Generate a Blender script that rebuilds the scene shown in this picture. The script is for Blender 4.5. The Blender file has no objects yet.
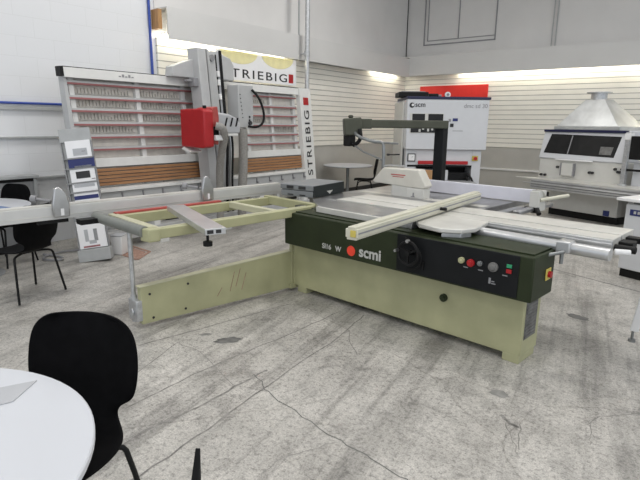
import bpy, bmesh, math, random
from mathutils import Vector, Matrix
random.seed(4)
sc = bpy.context.scene
COL = sc.collection
PI = math.pi
R = math.radians

# ------------------------------------------------------------------ materials
def new_mat(name):
    m = bpy.data.materials.new(name); m.use_nodes = True
    return m, m.node_tree, m.node_tree.nodes['Principled BSDF']
def mat(name, col, rough=.5, metal=0., var=.06, scale=9., bump=0., bscale=60., spec=.5, coat=0.):
    m, nt, b = new_mat(name)
    N = nt.nodes; L = nt.links
    tc = N.new('ShaderNodeTexCoord')
    n = N.new('ShaderNodeTexNoise'); n.inputs['Scale'].default_value = scale; n.inputs['Detail'].default_value = 6
    L.new(tc.outputs['Object'], n.inputs['Vector'])
    r = N.new('ShaderNodeValToRGB')
    c = Vector(col[:3])
    r.color_ramp.elements[0].position = .3; r.color_ramp.elements[1].position = .7
    r.color_ramp.elements[0].color = (*[max(0, x*(1-var)) for x in c], 1)
    r.color_ramp.elements[1].color = (*[min(1, x*(1+var)) for x in c], 1)
    L.new(n.outputs['Fac'], r.inputs['Fac']); L.new(r.outputs['Color'], b.inputs['Base Color'])
    b.inputs['Roughness'].default_value = rough; b.inputs['Metallic'].default_value = metal
    b.inputs['Specular IOR Level'].default_value = spec
    if coat: b.inputs['Coat Weight'].default_value = coat
    if bump:
        n2 = N.new('ShaderNodeTexNoise'); n2.inputs['Scale'].default_value = bscale
        L.new(tc.outputs['Object'], n2.inputs['Vector'])
        bp = N.new('ShaderNodeBump'); bp.inputs['Strength'].default_value = bump; bp.inputs['Distance'].default_value = .01
        L.new(n2.outputs['Fac'], bp.inputs['Height']); L.new(bp.outputs['Normal'], b.inputs['Normal'])
    return m
def emit(name, col, s):
    m, nt, b = new_mat(name)
    b.inputs['Base Color'].default_value = (*col, 1)
    b.inputs['Emission Color'].default_value = (*col, 1); b.inputs['Emission Strength'].default_value = s
    return m

def floor_mat():
    m, nt, b = new_mat('polished_concrete'); N = nt.nodes; L = nt.links
    tc = N.new('ShaderNodeTexCoord')
    def noise(scale, detail=8, rough=.6, rot=0, sx=1, sy=1, dist=0):
        m0 = N.new('ShaderNodeMapping'); m0.inputs['Rotation'].default_value = (0, 0, rot); L.new(tc.outputs['Object'], m0.inputs['Vector'])
        mp = N.new('ShaderNodeMapping'); mp.inputs['Scale'].default_value = (sx, sy, 1); L.new(m0.outputs['Vector'], mp.inputs['Vector'])
        n = N.new('ShaderNodeTexNoise'); n.inputs['Scale'].default_value = scale; n.inputs['Detail'].default_value = detail
        n.inputs['Roughness'].default_value = rough; n.inputs['Distortion'].default_value = dist
        L.new(mp.outputs['Vector'], n.inputs['Vector']); return n
    def ramp(src, p0, c0, p1, c1):
        r = N.new('ShaderNodeValToRGB'); e = r.color_ramp.elements
        e[0].position = p0; e[0].color = (c0, c0, c0, 1); e[1].position = p1; e[1].color = (c1, c1, c1, 1)
        L.new(src.outputs['Fac'], r.inputs['Fac']); return r
    def mul(a, c, fac=1.):
        x = N.new('ShaderNodeMixRGB'); x.blend_type = 'MULTIPLY'; x.inputs['Fac'].default_value = fac
        L.new(a, x.inputs['Color1']); L.new(c, x.inputs['Color2']); return x.outputs['Color']
    base = N.new('ShaderNodeValToRGB'); e = base.color_ramp.elements
    e[0].position = .25; e[0].color = (.40, .382, .35, 1); e[1].position = .72; e[1].color = (.66, .635, .59, 1)
    L.new(noise(.9, 10, .62, dist=.6).outputs['Fac'], base.inputs['Fac'])
    blotch = ramp(noise(3.2, 10, .68, dist=.5), .30, .62, .52, 1.)
    speck = ramp(noise(42, 5, .8), .38, .50, .51, 1.05)
    fine = ramp(noise(120, 3, .7), .34, .62, .60, 1.10)
    streak = ramp(noise(1.1, 9, .7, rot=R(-12), sx=3.2, sy=.30, dist=.3), .36, .50, .52, 1.)
    streak2 = ramp(noise(2.2, 7, .65, rot=R(-10), sx=4.6, sy=.16, dist=.1), .34, .52, .45, 1.)
    worn = ramp(noise(6., 9, .8, dist=1.0), .36, .48, .50, 1.)
    c = mul(base.outputs['Color'], blotch.outputs['Color'], .62)
    c = mul(c, speck.outputs['Color'], .8); c = mul(c, fine.outputs['Color'], .8)
    c = mul(c, streak.outputs['Color'], .75); c = mul(c, streak2.outputs['Color'], .6); c = mul(c, worn.outputs['Color'], .6)
    # hairline cracks
    vo = N.new('ShaderNodeTexVoronoi'); vo.feature = 'DISTANCE_TO_EDGE'; vo.inputs['Scale'].default_value = .62
    dn = noise(2.2, 6, .6); mx = N.new('ShaderNodeMixRGB'); mx.inputs['Fac'].default_value = .16
    L.new(tc.outputs['Object'], mx.inputs['Color1']); L.new(dn.outputs['Color'], mx.inputs['Color2'])
    L.new(mx.outputs['Color'], vo.inputs['Vector'])
    cr = N.new('ShaderNodeValToRGB'); e = cr.color_ramp.elements
    e[0].position = 0; e[0].color = (.42, .4, .38, 1); e[1].position = .0035; e[1].color = (1, 1, 1, 1)
    L.new(vo.outputs['Distance'], cr.inputs['Fac'])
    c = mul(c, cr.outputs['Color'], .4)
    L.new(c, b.inputs['Base Color'])
    rr = ramp(noise(2.0, 6, .6), .3, .30, .7, .52); L.new(rr.outputs['Color'], b.inputs['Roughness'])
    b.inputs['Specular IOR Level'].default_value = .35
    bp = N.new('ShaderNodeBump'); bp.inputs['Strength'].default_value = .12; bp.inputs['Distance'].default_value = .004
    L.new(noise(60, 4, .7).outputs['Fac'], bp.inputs['Height']); L.new(bp.outputs['Normal'], b.inputs['Normal'])
    return m

def block_mat():
    m, nt, b = new_mat('painted_block'); N = nt.nodes; L = nt.links
    tc = N.new('ShaderNodeTexCoord'); mp = N.new('ShaderNodeMapping')
    mp.inputs['Rotation'].default_value = (0, 0, 0)
    sx = N.new('ShaderNodeSeparateXYZ'); cb = N.new('ShaderNodeCombineXYZ')
    L.new(tc.outputs['Object'], sx.inputs['Vector']); L.new(sx.outputs['Y'], cb.inputs['X']); L.new(sx.outputs['Z'], cb.inputs['Y'])
    br = N.new('ShaderNodeTexBrick'); br.inputs['Scale'].default_value = 1.
    br.inputs['Brick Width'].default_value = .46; br.inputs['Row Height'].default_value = .2355; br.inputs['Mortar Size'].default_value = .005
    br.inputs['Mortar Smooth'].default_value = .6
    br.inputs['Color1'].default_value = (.75, .76, .775, 1); br.inputs['Color2'].default_value = (.74, .75, .765, 1); br.inputs['Mortar'].default_value = (.70, .71, .72, 1)
    L.new(cb.outputs['Vector'], br.inputs['Vector'])
    L.new(br.outputs['Color'], b.inputs['Base Color'])
    b.inputs['Roughness'].default_value = .6
    n = N.new('ShaderNodeTexNoise'); n.inputs['Scale'].default_value = 30; n.inputs['Detail'].default_value = 5; L.new(tc.outputs['Object'], n.inputs['Vector'])
    ad = N.new('ShaderNodeMath'); ad.operation = 'MULTIPLY_ADD'; ad.inputs[1].default_value = .5
    iv = N.new('ShaderNodeMath'); iv.operation = 'SUBTRACT'; iv.inputs[0].default_value = 1.; L.new(br.outputs['Fac'], iv.inputs[1])
    L.new(n.outputs['Fac'], ad.inputs[0]); L.new(iv.outputs[0], ad.inputs[2])
    bp = N.new('ShaderNodeBump'); bp.inputs['Strength'].default_value = .22; bp.inputs['Distance'].default_value = .005
    L.new(ad.outputs[0], bp.inputs['Height']); L.new(bp.outputs['Normal'], b.inputs['Normal'])
    return m

def wood_mat(name, c0, c1, axis='X'):
    m, nt, b = new_mat(name); N = nt.nodes; L = nt.links
    tc = N.new('ShaderNodeTexCoord'); mp = N.new('ShaderNodeMapping')
    mp.inputs['Scale'].default_value = (1.5, 20, 40) if axis == 'X' else (40, 20, 1.5)
    L.new(tc.outputs['Object'], mp.inputs['Vector'])
    n = N.new('ShaderNodeTexNoise'); n.inputs['Scale'].default_value = 1.6; n.inputs['Detail'].default_value = 6
    L.new(mp.outputs['Vector'], n.inputs['Vector'])
    r = N.new('ShaderNodeValToRGB'); r.color_ramp.elements[0].color = (*c0, 1); r.color_ramp.elements[1].color = (*c1, 1)
    r.color_ramp.elements[0].position = .3; r.color_ramp.elements[1].position = .7
    L.new(n.outputs['Fac'], r.inputs['Fac']); L.new(r.outputs['Color'], b.inputs['Base Color']); b.inputs['Roughness'].default_value = .55
    return m

M = {}
M['floor'] = floor_mat(); M['block'] = block_mat()
M['wood'] = wood_mat('oak_slats', (.26, .12, .05), (.42, .22, .10))
M['ply'] = wood_mat('raw_timber', (.33, .17, .07), (.5, .29, .13), 'Z')
def add(k, *a, **kw): M[k] = mat(k, *a, **kw)
add('wall_paint', (.66, .65, .635), .7, var=.03, scale=2., bump=.05)
add('wall_low', (.46, .45, .42), .6, var=.04, scale=3., bump=.08)
add('fascia', (.62, .615, .60), .6, var=.02, scale=2)
add('slat', (.84, .82, .75), .5, var=.03, scale=3)
add('groove', (.42, .41, .38), .7)
add('ceiling', (.7, .7, .7), .8)
add('black_base', (.02, .02, .02), .5)
add('pipe_blue', (.03, .07, .33), .35)
add('galv', (.52, .53, .54), .42, .75, var=.15, scale=30)
add('grey_paint', (.40, .41, .41), .5)
add('mid_grey', (.27, .275, .28), .5)
add('olive', (.405, .40, .235), .45, var=.09, scale=5., bump=.04, bscale=120)
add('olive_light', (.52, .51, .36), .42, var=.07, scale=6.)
add('olive_dark', (.024, .032, .014), .5, var=.12, scale=7., bump=.04, bscale=120, spec=.22)
add('olive_mid', (.070, .073, .055), .5, var=.1, spec=.25)
add('panel_black', (.008, .009, .010), .5, var=.2, spec=.2)
add('black', (.008, .008, .008), .5, var=.2, spec=.22)
add('rubber', (.02, .02, .02), .7)
add('chair_black', (.004, .004, .0045), .55, var=.25, scale=20, spec=.06, bump=.05, bscale=300)
add('cast', (.36, .36, .365), .30, .75, var=.30, scale=4.)
add('alu', (.58, .585, .59), .34, .7, var=.08, scale=6.)
add('alu_white', (.60, .59, .55), .36, .12, var=.12, scale=4.)
add('alu_fence', (.60, .60, .585), .4, .3, var=.06, scale=5.)
add('alu_lav', (.70, .70, .77), .4, .15, var=.03)
add('cream', (.60, .585, .48), .42, .05, var=.05)
add('steel', (.48, .48, .48), .28, .9, var=.1)
add('steel_dark', (.24, .25, .25), .4, .7, var=.15)
add('roller_grey', (.21, .22, .20), .5, .1)
add('guard', (.60, .58, .52), .3, var=.05)
add('yellow', (.58, .47, .10), .5)
add('red', (.40, .008, .012), .38, var=.06)
add('red_sign', (.80, .03, .02), .5, var=.03)
add('red_dull', (.42, .07, .06), .5, var=.15)
add('rail_red', (.30, .11, .11), .5, var=.1)
add('orange_dot', (.85, .06, .03), .4)
add('white', (.78, .78, .78), .4, var=.02)
add('white_lam', (.60, .615, .65), .28, var=.01, scale=4)
add('sander_white', (.60, .61, .63), .4, var=.02)
add('beige_white', (.60, .595, .56), .45, var=.03)
add('strieb_grey', (.46, .465, .465), .45, var=.04)
add('strieb_light', (.70, .70, .68), .45, var=.04)
add('strieb_back', (.70, .67, .61), .6, var=.08, scale=14)
add('peg', (.50, .48, .44), .5)
add('head_grey', (.44, .45, .465), .42, var=.05)
add('hose', (.27, .26, .24), .55, var=.15, scale=40)
add('navy', (.009, .011, .05), .4)
add('dark_blue', (.02, .03, .14), .5)
add('paper', (.86, .86, .87), .6, var=.02)
add('paper_grey', (.45, .46, .48), .6)
add('ink', (.02, .02, .022), .5)
add('ink_grey', (.25, .25, .26), .5)
add('ink_white', (.50, .50, .47), .5)
add('pale_yellow', (.82, .76, .42), .6)
add('green', (.03, .30, .14), .4)
add('case_grey', (.20, .21, .22), .5, var=.06)
add('case_dark', (.025, .03, .03), .6, spec=.2)
add('hood_steel', (.55, .56, .555), .38, .55, var=.14, scale=5)
add('leaflet_blue', (.12, .19, .36), .5)
add('rust', (.36, .22, .17), .8, var=.3, scale=25)
add('stain', (.15, .148, .142), .6, var=.35, scale=16)
add('scuff', (.24, .23, .215), .6, var=.45, scale=22)
add('stain_light', (.26, .255, .24), .6, var=.3, scale=16)
m, nt, b = new_mat('dark_glass'); b.inputs['Specular IOR Level'].default_value = .18; b.inputs['Roughness'].default_value = .06
nz = nt.nodes.new('ShaderNodeTexNoise'); nz.inputs['Scale'].default_value = 5; rp = nt.nodes.new('ShaderNodeValToRGB')
rp.color_ramp.elements[0].color = (.012, .012, .012, 1); rp.color_ramp.elements[1].color = (.03, .03, .03, 1)
tcn = nt.nodes.new('ShaderNodeTexCoord'); nt.links.new(tcn.outputs['Object'], nz.inputs['Vector'])
nt.links.new(nz.outputs['Fac'], rp.inputs['Fac']); nt.links.new(rp.outputs['Color'], b.inputs['Base Color']); M['glass'] = m
M['tube_light'] = emit('lit_tube', (1, .93, .76), 22.)
M['panel_light'] = emit('lit_panel', (1, .98, .95), 8.)

# ------------------------------------------------------------------ geometry
class MB:
    def __init__(s): s.bm = bmesh.new(); s.mats = []
    def mi(s, k):
        if k not in s.mats: s.mats.append(k)
        return s.mats.index(k)
    def poly(s, pts, k=None):
        f = s.bm.faces.new([s.bm.verts.new(p) for p in pts]); f.material_index = s.mi(k) if k else 0; return f
    def hexa(s, P, k=None):
        v = [s.bm.verts.new(p) for p in P]; i = s.mi(k) if k else 0
        for q in ((0,3,2,1),(4,5,6,7),(0,1,5,4),(1,2,6,5),(2,3,7,6),(3,0,4,7)):
            s.bm.faces.new([v[j] for j in q]).material_index = i
        return s
    def box(s, x0, x1, y0, y1, z0, z1, k=None):
        return s.hexa([(x0,y0,z0),(x1,y0,z0),(x1,y1,z0),(x0,y1,z0),(x0,y0,z1),(x1,y0,z1),(x1,y1,z1),(x0,y1,z1)], k)
    def bar(s, a, b, w, h, k=None, up=(0,0,1)):
        """box beam from a to b (centre line), w sideways, h along up"""
        a = Vector(a); b = Vector(b); d = (b-a).normalized(); u = Vector(up); sd = d.cross(u).normalized(); u = sd.cross(d).normalized()
        P = []
        for c in (a, b):
            P.append([c - sd*w/2 - u*h/2, c + sd*w/2 - u*h/2, c + sd*w/2 + u*h/2, c - sd*w/2 + u*h/2])
        A, B = P
        return s.hexa([A[0],A[1],B[1],B[0],A[3],A[2],B[2],B[3]], k)
    def cyl(s, a, b, r, r2=None, n=20, k=None, cap=True):
        a = Vector(a); b = Vector(b); r2 = r if r2 is None else r2
        d = (b-a).normalized(); t = Vector((1,0,0)) if abs(d.x) < .9 else Vector((0,1,0)); u = d.cross(t).normalized(); w = d.cross(u)
        i = s.mi(k) if k else 0
        A = [s.bm.verts.new(a + (u*math.cos(2*PI*j/n) + w*math.sin(2*PI*j/n))*r) for j in range(n)]
        B = [s.bm.verts.new(b + (u*math.cos(2*PI*j/n) + w*math.sin(2*PI*j/n))*r2) for j in range(n)]
        for j in range(n): s.bm.faces.new([A[j], A[(j+1)%n], B[(j+1)%n], B[j]]).material_index = i
        if cap:
            s.bm.faces.new(A[::-1]).material_index = i; s.bm.faces.new(B).material_index = i
        return s
    def tube(s, pts, r, n=10, k=None, smooth=0, rs=None):
        P = [Vector(p) for p in pts]
        for _ in range(smooth):
            Q = [P[0]]
            for a, b in zip(P, P[1:]): Q += [a*.75+b*.25, a*.25+b*.75]
            P = Q + [P[-1]]
        i = s.mi(k) if k else 0; rings = []; u = None
        for j, p in enumerate(P):
            d = (P[min(j+1, len(P)-1)] - P[max(j-1, 0)]).normalized()
            if u is None:
                t = Vector((1,0,0)) if abs(d.x) < .8 else Vector((0,1,0)); u = d.cross(t).normalized()
            else: u = (u - d*u.dot(d)).normalized()
            w = d.cross(u); rr = r if rs is None else rs[min(int(j*len(rs)/len(P)), len(rs)-1)]
            rings.append([s.bm.verts.new(p + (u*math.cos(2*PI*q/n) + w*math.sin(2*PI*q/n))*rr) for q in range(n)])
        for A, B in zip(rings, rings[1:]):
            for q in range(n): s.bm.faces.new([A[q], A[(q+1)%n], B[(q+1)%n], B[q]]).material_index = i
        s.bm.faces.new(rings[0][::-1]).material_index = i; s.bm.faces.new(rings[-1]).material_index = i
        return s
    def prism(s, pts, off, k=None):
        """closed planar polygon pts (3-D) swept by vector off"""
        i = s.mi(k) if k else 0; off = Vector(off)
        A = [s.bm.verts.new(p) for p in pts]; B = [s.bm.verts.new(Vector(p)+off) for p in pts]; n = len(A)
        s.bm.faces.new(A[::-1]).material_index = i; s.bm.faces.new(B).material_index = i
        for j in range(n): s.bm.faces.new([A[j], A[(j+1)%n], B[(j+1)%n], B[j]]).material_index = i
        return s
    def lathe(s, prof, c=(0,0,0), n=40, k=None):
        i = s.mi(k) if k else 0; c = Vector(c)
        rings = [[s.bm.verts.new(c + Vector((r*math.cos(2*PI*q/n), r*math.sin(2*PI*q/n), z))) for q in range(n)] for r, z in prof]
        for A, B in zip(rings, rings[1:]):
            for q in range(n): s.bm.faces.new([A[q], A[(q+1)%n], B[(q+1)%n], B[q]]).material_index = i
        s.bm.faces.new(rings[0][::-1]).material_index = i; s.bm.faces.new(rings[-1]).material_index = i
        return s
    def text(s, txt, size, mtx, k, depth=.0015, spacing=1., bold=0., fit=None):
        cu = bpy.data.curves.new('t', 'FONT'); cu.body = txt; cu.size = size; cu.extrude = depth; cu.align_x = 'LEFT'; cu.space_character = spacing; cu.offset = bold
        o = bpy.data.objects.new('t', cu); COL.objects.link(o)
        dg = bpy.context.evaluated_depsgraph_get(); me = bpy.data.meshes.new_from_object(o.evaluated_get(dg))
        if fit:
            xs = [v.co.x for v in me.vertices]; ys = [v.co.y for v in me.vertices]
            sx_, sy_ = fit[0]/(max(xs)-min(xs)), fit[1]/(max(ys)-min(ys))
            for v in me.vertices: v.co.x = (v.co.x-min(xs))*sx_; v.co.y = (v.co.y-min(ys))*sy_
        me.transform(mtx); n0 = len(s.bm.faces); s.bm.from_mesh(me); i = s.mi(k)
        s.bm.faces.ensure_lookup_table()
        for f in s.bm.faces[n0:]: f.material_index = i
        bpy.data.objects.remove(o); bpy.data.curves.remove(cu); bpy.data.meshes.remove(me)
        return s
    def build(s, name, mk=None, parent=None, bevel=0., seg=2, smooth=True, recalc=True):
        if recalc: bmesh.ops.recalc_face_normals(s.bm, faces=s.bm.faces)
        me = bpy.data.meshes.new(name); s.bm.to_mesh(me); s.bm.free()
        for k in (s.mats or [mk]): me.materials.append(M[k])
        if smooth:
            for p in me.polygons: p.use_smooth = True
            me.set_sharp_from_angle(angle=R(32))
        o = bpy.data.objects.new(name, me); COL.objects.link(o)
        if parent: o.parent = parent
        if bevel:
            md = o.modifiers.new('bevel', 'BEVEL'); md.width = bevel; md.segments = seg; md.limit_method = 'ANGLE'; md.angle_limit = R(40)
            md.harden_normals = False
        return o
def tag(o, label=None, cat=None, group=None, kind=None):
    if label: o['label'] = label
    if cat: o['category'] = cat
    if group: o['group'] = group
    if kind: o['kind'] = kind
    return o
def thing(name, label, cat, loc=(0,0,0), rz=0., group=None):
    o = bpy.data.objects.new(name, None); COL.objects.link(o); o.empty_display_size = .1
    o.location = loc; o.rotation_euler = (0, 0, rz)
    return tag(o, label, cat, group)
def part(name, mk, parent, fn, bevel=0., label=None, **kw):
    m = MB(); fn(m); o = m.build(name, mk, parent, bevel, **kw)
    if label: o['label'] = label
    return o
def struct(o): o['kind'] = 'structure'; return o
def copy_tree(o, parent=None):
    c = o.copy(); COL.objects.link(c)
    if parent: c.parent = parent
    for ch in list(o.children): copy_tree(ch, c)
    return c
def Mt(origin, xa, ya):
    xa = Vector(xa).normalized(); ya = Vector(ya).normalized(); za = xa.cross(ya)
    m = Matrix((xa, ya, za)).transposed().to_4x4(); m.translation = Vector(origin); return m

# ------------------------------------------------------------------ camera
cam = bpy.data.cameras.new('camera'); co = bpy.data.objects.new('camera', cam); COL.objects.link(co)
cam.sensor_width = 36; cam.lens = 515/640*36; cam.clip_start = .05; cam.clip_end = 100
fx = 515.
vL = Vector((725-320, 128-240, fx)); vR = Vector((-370-320, 115-240, fx))
Yc = vL.normalized(); Xc = -vR; Xc = (Xc - Yc*Xc.dot(Yc)).normalized(); Zc = Xc.cross(Yc)
right = Vector((Xc.x, Yc.x, Zc.x)); down = Vector((Xc.y, Yc.y, Zc.y)); fwd = Vector((Xc.z, Yc.z, Zc.z))
mw = Matrix((right, -down, -fwd)).transposed().to_4x4(); mw.translation = Vector((0, 0, 1.6)); co.matrix_world = mw
sc.camera = co

# ------------------------------------------------------------------ the setting
WX, WY, CZ = -6.96, 12.75, 5.4
XR, YF = 6.5, -5.
fl = MB(); fl.box(WX-.3, XR, YF, WY+.3, -.2, 0., 'floor')
def strip(pts, w, k, z=.0012):
    for a, b in zip(pts, pts[1:]):
        a = Vector((*a, z)); b = Vector((*b, z)); d = (b-a).normalized(); s_ = Vector((-d.y, d.x, 0))*w/2
        fl.poly([a-s_, b-s_, b+s_, a+s_], k)
def wig(pts, n, amp):
    out = []
    for a, b in zip(pts, pts[1:]):
        for j in range(n):
            t = j/n; out.append((a[0]+(b[0]-a[0])*t + random.uniform(-amp, amp), a[1]+(b[1]-a[1])*t + random.uniform(-amp, amp)))
    return out + [pts[-1]]
strip(wig([(-2.2, 2.2), (-1.942, 2.063), (-1.35, 1.95), (-.92, 1.90), (-.55, 1.6)], 8, .012), .006, 'stain')     # the long crack
strip([(-1.75, 6.29), (-.436, 5.82), (2.0, 4.95)], .016, 'stain')                                   # control joint
strip(wig([(-1.35, 1.95), (-1.5, 1.6), (-1.42, 1.35)], 6, .012), .0035, 'stain_light')
# wheel scuffs and scratches in the concrete
strip(wig([(-1.901, 1.045), (-1.914, 1.144), (-1.957, 1.61), (-2.047, 2.25), (-2.119, 3.054), (-2.224, 3.544)], 5, .008), 0.011, 'scuff')
strip(wig([(-2.19, 1.223), (-2.207, 1.41), (-2.175, 1.65), (-2.178, 1.934), (-2.177, 2.287)], 5, .008), 0.016, 'scuff')
strip(wig([(-2.488, 1.439), (-2.499, 1.755), (-2.503, 2.079), (-2.45, 2.835), (-2.433, 3.498)], 5, .008), 0.01, 'scuff')
strip(wig([(-2.782, 1.66), (-2.998, 2.198)], 5, .008), 0.006, 'scuff')
strip(wig([(-3.166, 1.971), (-3.067, 2.462), (-2.894, 3.351)], 5, .008), 0.014, 'scuff')
strip(wig([(-0.375, 2.908), (-0.325, 3.049), (-0.152, 3.24)], 5, .008), 0.005, 'scuff')
strip(wig([(-0.372, 2.973), (-0.33, 2.848), (-0.317, 2.724)], 5, .008), 0.004, 'scuff')
strip(wig([(-2.984, 2.186), (-2.737, 2.188), (-2.209, 2.004), (-1.966, 2.089)], 5, .008), 0.004, 'scuff')
strip(wig([(-0.731, 2.661), (-0.647, 2.516), (-0.583, 2.408)], 5, .008), 0.005, 'scuff')
strip(wig([(-0.657, 2.683), (-0.592, 2.452)], 5, .008), 0.006, 'scuff')
strip(wig([(-2.138, 3.191), (-1.966, 2.965), (-1.838, 2.852)], 5, .008), 0.006, 'scuff')
strip(wig([(-0.777, 2.714), (-0.694, 2.666), (-0.656, 2.647)], 5, .008), 0.022, 'scuff')
def blob(c, rx, ry, k, z=.0015, a=0.):
    n = 22; P = []
    for j in range(n):
        t = 2*PI*j/n; r = 1 + random.uniform(-.22, .22); x = rx*r*math.cos(t); y = ry*r*math.sin(t)
        P.append((c[0]+x*math.cos(a)-y*math.sin(a), c[1]+x*math.sin(a)+y*math.cos(a), z))
    fl.poly(P, k)
blob((-2.73, 2.46), .10, .05, 'stain', a=.9); blob((-.77, 4.67), .09, .05, 'stain', a=-.3)
blob((-2.95, 2.42), .05, .025, 'stain_light', a=.8); blob((-.86, 2.95), .06, .04, 'stain_light')
floor = struct(fl.build('floor', smooth=False, recalc=False))

def wallbox(name, mk, *a): return struct(MB().box(*a).build(name, mk, smooth=False))
wallbox('wall_left', 'block', WX-.3, WX, YF, WY, 0, CZ)
wallbox('wall_back', 'wall_paint', WX-.3, XR, WY, WY+.3, 0, CZ)
wallbox('ceiling', 'ceiling', WX-.3, XR, YF, WY+.3, CZ, CZ+.2)
# smooth walls: grey paint below the slats, dimmer light put into the colour above
struct(MB().box(WX, WX+.02, 4.98, WY, 0, 1.13, 'wall_low').box(WX, WX+.02, 4.98, WY, 3.2, CZ, 'wall_paint').build('trim_1', smooth=False))
struct(MB().box(WX, XR, WY-.02, WY, 0, 1.085, 'wall_low').build('trim_2', smooth=False))
struct(MB().box(WX+.02, WX+.035, 4.98, WY-.02, 0, .10).build('baseboard_left', 'black_base', smooth=False))
struct(MB().box(WX+.02, XR, WY-.035, WY-.02, 0, .10).build('baseboard_back', 'black_base', smooth=False))
# grooved slat panels
def slats(m, z0, z1, n, face, along0, along1, axis):
    p = (z1-z0)/n
    for j in range(n):
        a, b_ = z0 + j*p, z0 + (j+1)*p
        for (q0, q1, d, k) in ((a, a+p*.86, .0, 'slat'), (a+p*.86, b_, .013, 'groove')):
            if axis == 'x': m.box(face[0], face[1]-d, along0, along1, q0, q1, k)
            else: m.box(along0, along1, face[0]+d, face[1], q0, q1, k)
m = MB(); slats(m, 1.13, 2.82, 16, (WX+.0, WX+.045), 4.98, WY-.045, 'x'); struct(m.build('trim_3', smooth=False))
m = MB(); slats(m, 1.085, 2.84, 16, (WY-.045, WY-.0), WX+.045, XR, 'y'); struct(m.build('trim_4', smooth=False))
# boxed fascia above the slat panels
FD = .30
struct(MB().box(WX+FD-.02, WX+FD, 5.0, WY-.32, 2.785, 3.23, 'fascia').box(WX+.02, WX+FD-.02, 5.0, WY-.32, 3.21, 3.23, 'fascia').build('trim_5', smooth=False))
struct(MB().box(WX+FD-.02, XR, WY-.32, WY-.30, 2.81, 3.29, 'fascia').box(WX+.02, XR, WY-.30, WY-.02, 3.27, 3.29, 'fascia').build('trim_6', smooth=False))
struct(MB().box(WX+.0, WX+.17, 4.93, 4.995, 2.93, 3.20).build('trim_7', 'ply', smooth=False))
# conduits and pipes
struct(MB().cyl((WX+.03, YF, 1.80), (WX+.03, 4.6, 1.80), .016).cyl((WX+.03, 4.88, 2.2), (WX+.03, 4.88, CZ), .02).build('trim_8', 'pipe_blue'))
struct(MB().box(WX, WX+.04, YF, 4.2, 1.72, 1.765).build('trim_9', 'grey_paint'))
struct(MB().box(WX, WX+.05, YF, 4.4, 1.375, 1.395).build('trim_10', 'grey_paint'))
struct(MB().box(WX, WX+.06, YF, 4.4, .865, .885).build('trim_11', 'grey_paint'))
pm = MB().cyl((-6.5, 8.02, 0), (-6.5, 8.05, CZ), .045, n=18)
pm.cyl((-6.5, 8.03, 2.84), (-6.5, 8.03, 2.93), .056, n=18).box(-6.66, -6.5, 8.02, 8.05, 2.87, 2.9)
tag(pm.build('conduit_pole', 'galv'), 'round galvanised steel pipe running up the wall by the panel saw', 'pipe')
struct(MB().box(WX+.0, WX+.03, WY-.05, WY-.02, 3.29, CZ).build('trim_12', 'black'))
struct(MB().box(WX+.02, WX+.035, 8.29, 8.33, 3.23, CZ).build('trim_13', 'grey_paint'))
m = MB()
X0, X1, Z0, Z1 = -6.46, -4.60, 3.57, 5.2
for (a, b_, c, d) in ((X0, X1, Z0, Z0+.025), (X0, X1, Z1, Z1+.025), (X0, X0+.025, Z0, Z1), (X1-.025, X1, Z0, Z1), (-5.54, -5.52, Z0+.1, Z1), (X0+.1, X1-.03, Z0+.1, Z0+.115), (X0+.1, X0+.115, Z0+.1, Z1)):
    m.box(a, b_, WY-.02, WY, c, d)
struct(m.build('trim_14', 'ink_grey', smooth=False))
struct(MB().cyl((-3.25, WY-.03, 3.29), (-3.25, WY-.03, CZ), .012).cyl((-3.33, WY-.03, 3.29), (-3.33, WY-.03, CZ), .01).build('trim_15', 'grey_paint'))
struct(MB().box(-4.8, XR, WY-.06, WY-.02, .535, .575).build('trim_16', 'white'))

# strip lights tucked under the fascia
def strip_light(a, b_, label):
    t = thing('strip_light', label, 'light', ((a[0]+b_[0])/2, (a[1]+b_[1])/2, a[2]), 0, 'strip lights along the slat panels')
    da = Vector(a) - t.location; db = Vector(b_) - t.location
    part('tube', 'tube_light', t, lambda m: m.cyl(da, db, .022, n=12))
    up = Vector((0, 0, .035))
    part('housing', 'white', t, lambda m: m.bar(da+up, db+up, .07, .02))
strip_light((WX+.13, 5.02, 2.84), (WX+.13, 7.85, 2.84), 'long lit strip light under the white fascia above the panel saw banner')
strip_light((WX+.13, 11.0, 2.86), (WX+.13, 12.2, 2.86), 'short warm strip light near the corner of the two slat panel walls')
strip_light((-5.4, WY-.14, 2.87), (-2.0, WY-.14, 2.87), 'lit strip light under the back wall fascia above the sander')
strip_light((-1.9, WY-.14, 2.87), (2.0, WY-.14, 2.87), 'lit strip light under the back wall fascia above the steel hood')

# banner on the slat panel
t = thing('wall_banner', 'white banner with dark letters and yellow arcs on the slat panels behind the panel saw', 'banner', (-6.72, 6.9, 2.3))
def f(m):
    m.box(-.012, 0, -.95, 1.07, 0, .47)
part('sheet', 'paper', t, f)
part('lettering', None, t, lambda m: m.text('STRIEBIG', .235, Mt((.001, -.82, .045), (0, 1, 0), (0, 0, 1)), 'ink', spacing=1.25, bold=.002, fit=(1.62, .145)))
part('red_square', None, t, lambda m: m.box(0, .004, .85, .98, .04, .20, 'red'))
def f(m):
    for cy in (-.42, .55):
        P = [(0, cy+.43*math.cos(a), .47+.20*math.sin(a)) for a in [PI+PI*j/24 for j in range(25)]]
        m.prism(P, (.003, 0, 0))
part('yellow_arcs', 'pale_yellow', t, f)

# red board high on the back wall
tag(MB().box(-6.45, -4.66, WY-.09, WY-.045, 2.0, 2.56).build('red_sign_board', 'red_sign', smooth=False), 'plain red board on the slat panel wall behind the white sander', 'sign')

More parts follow.
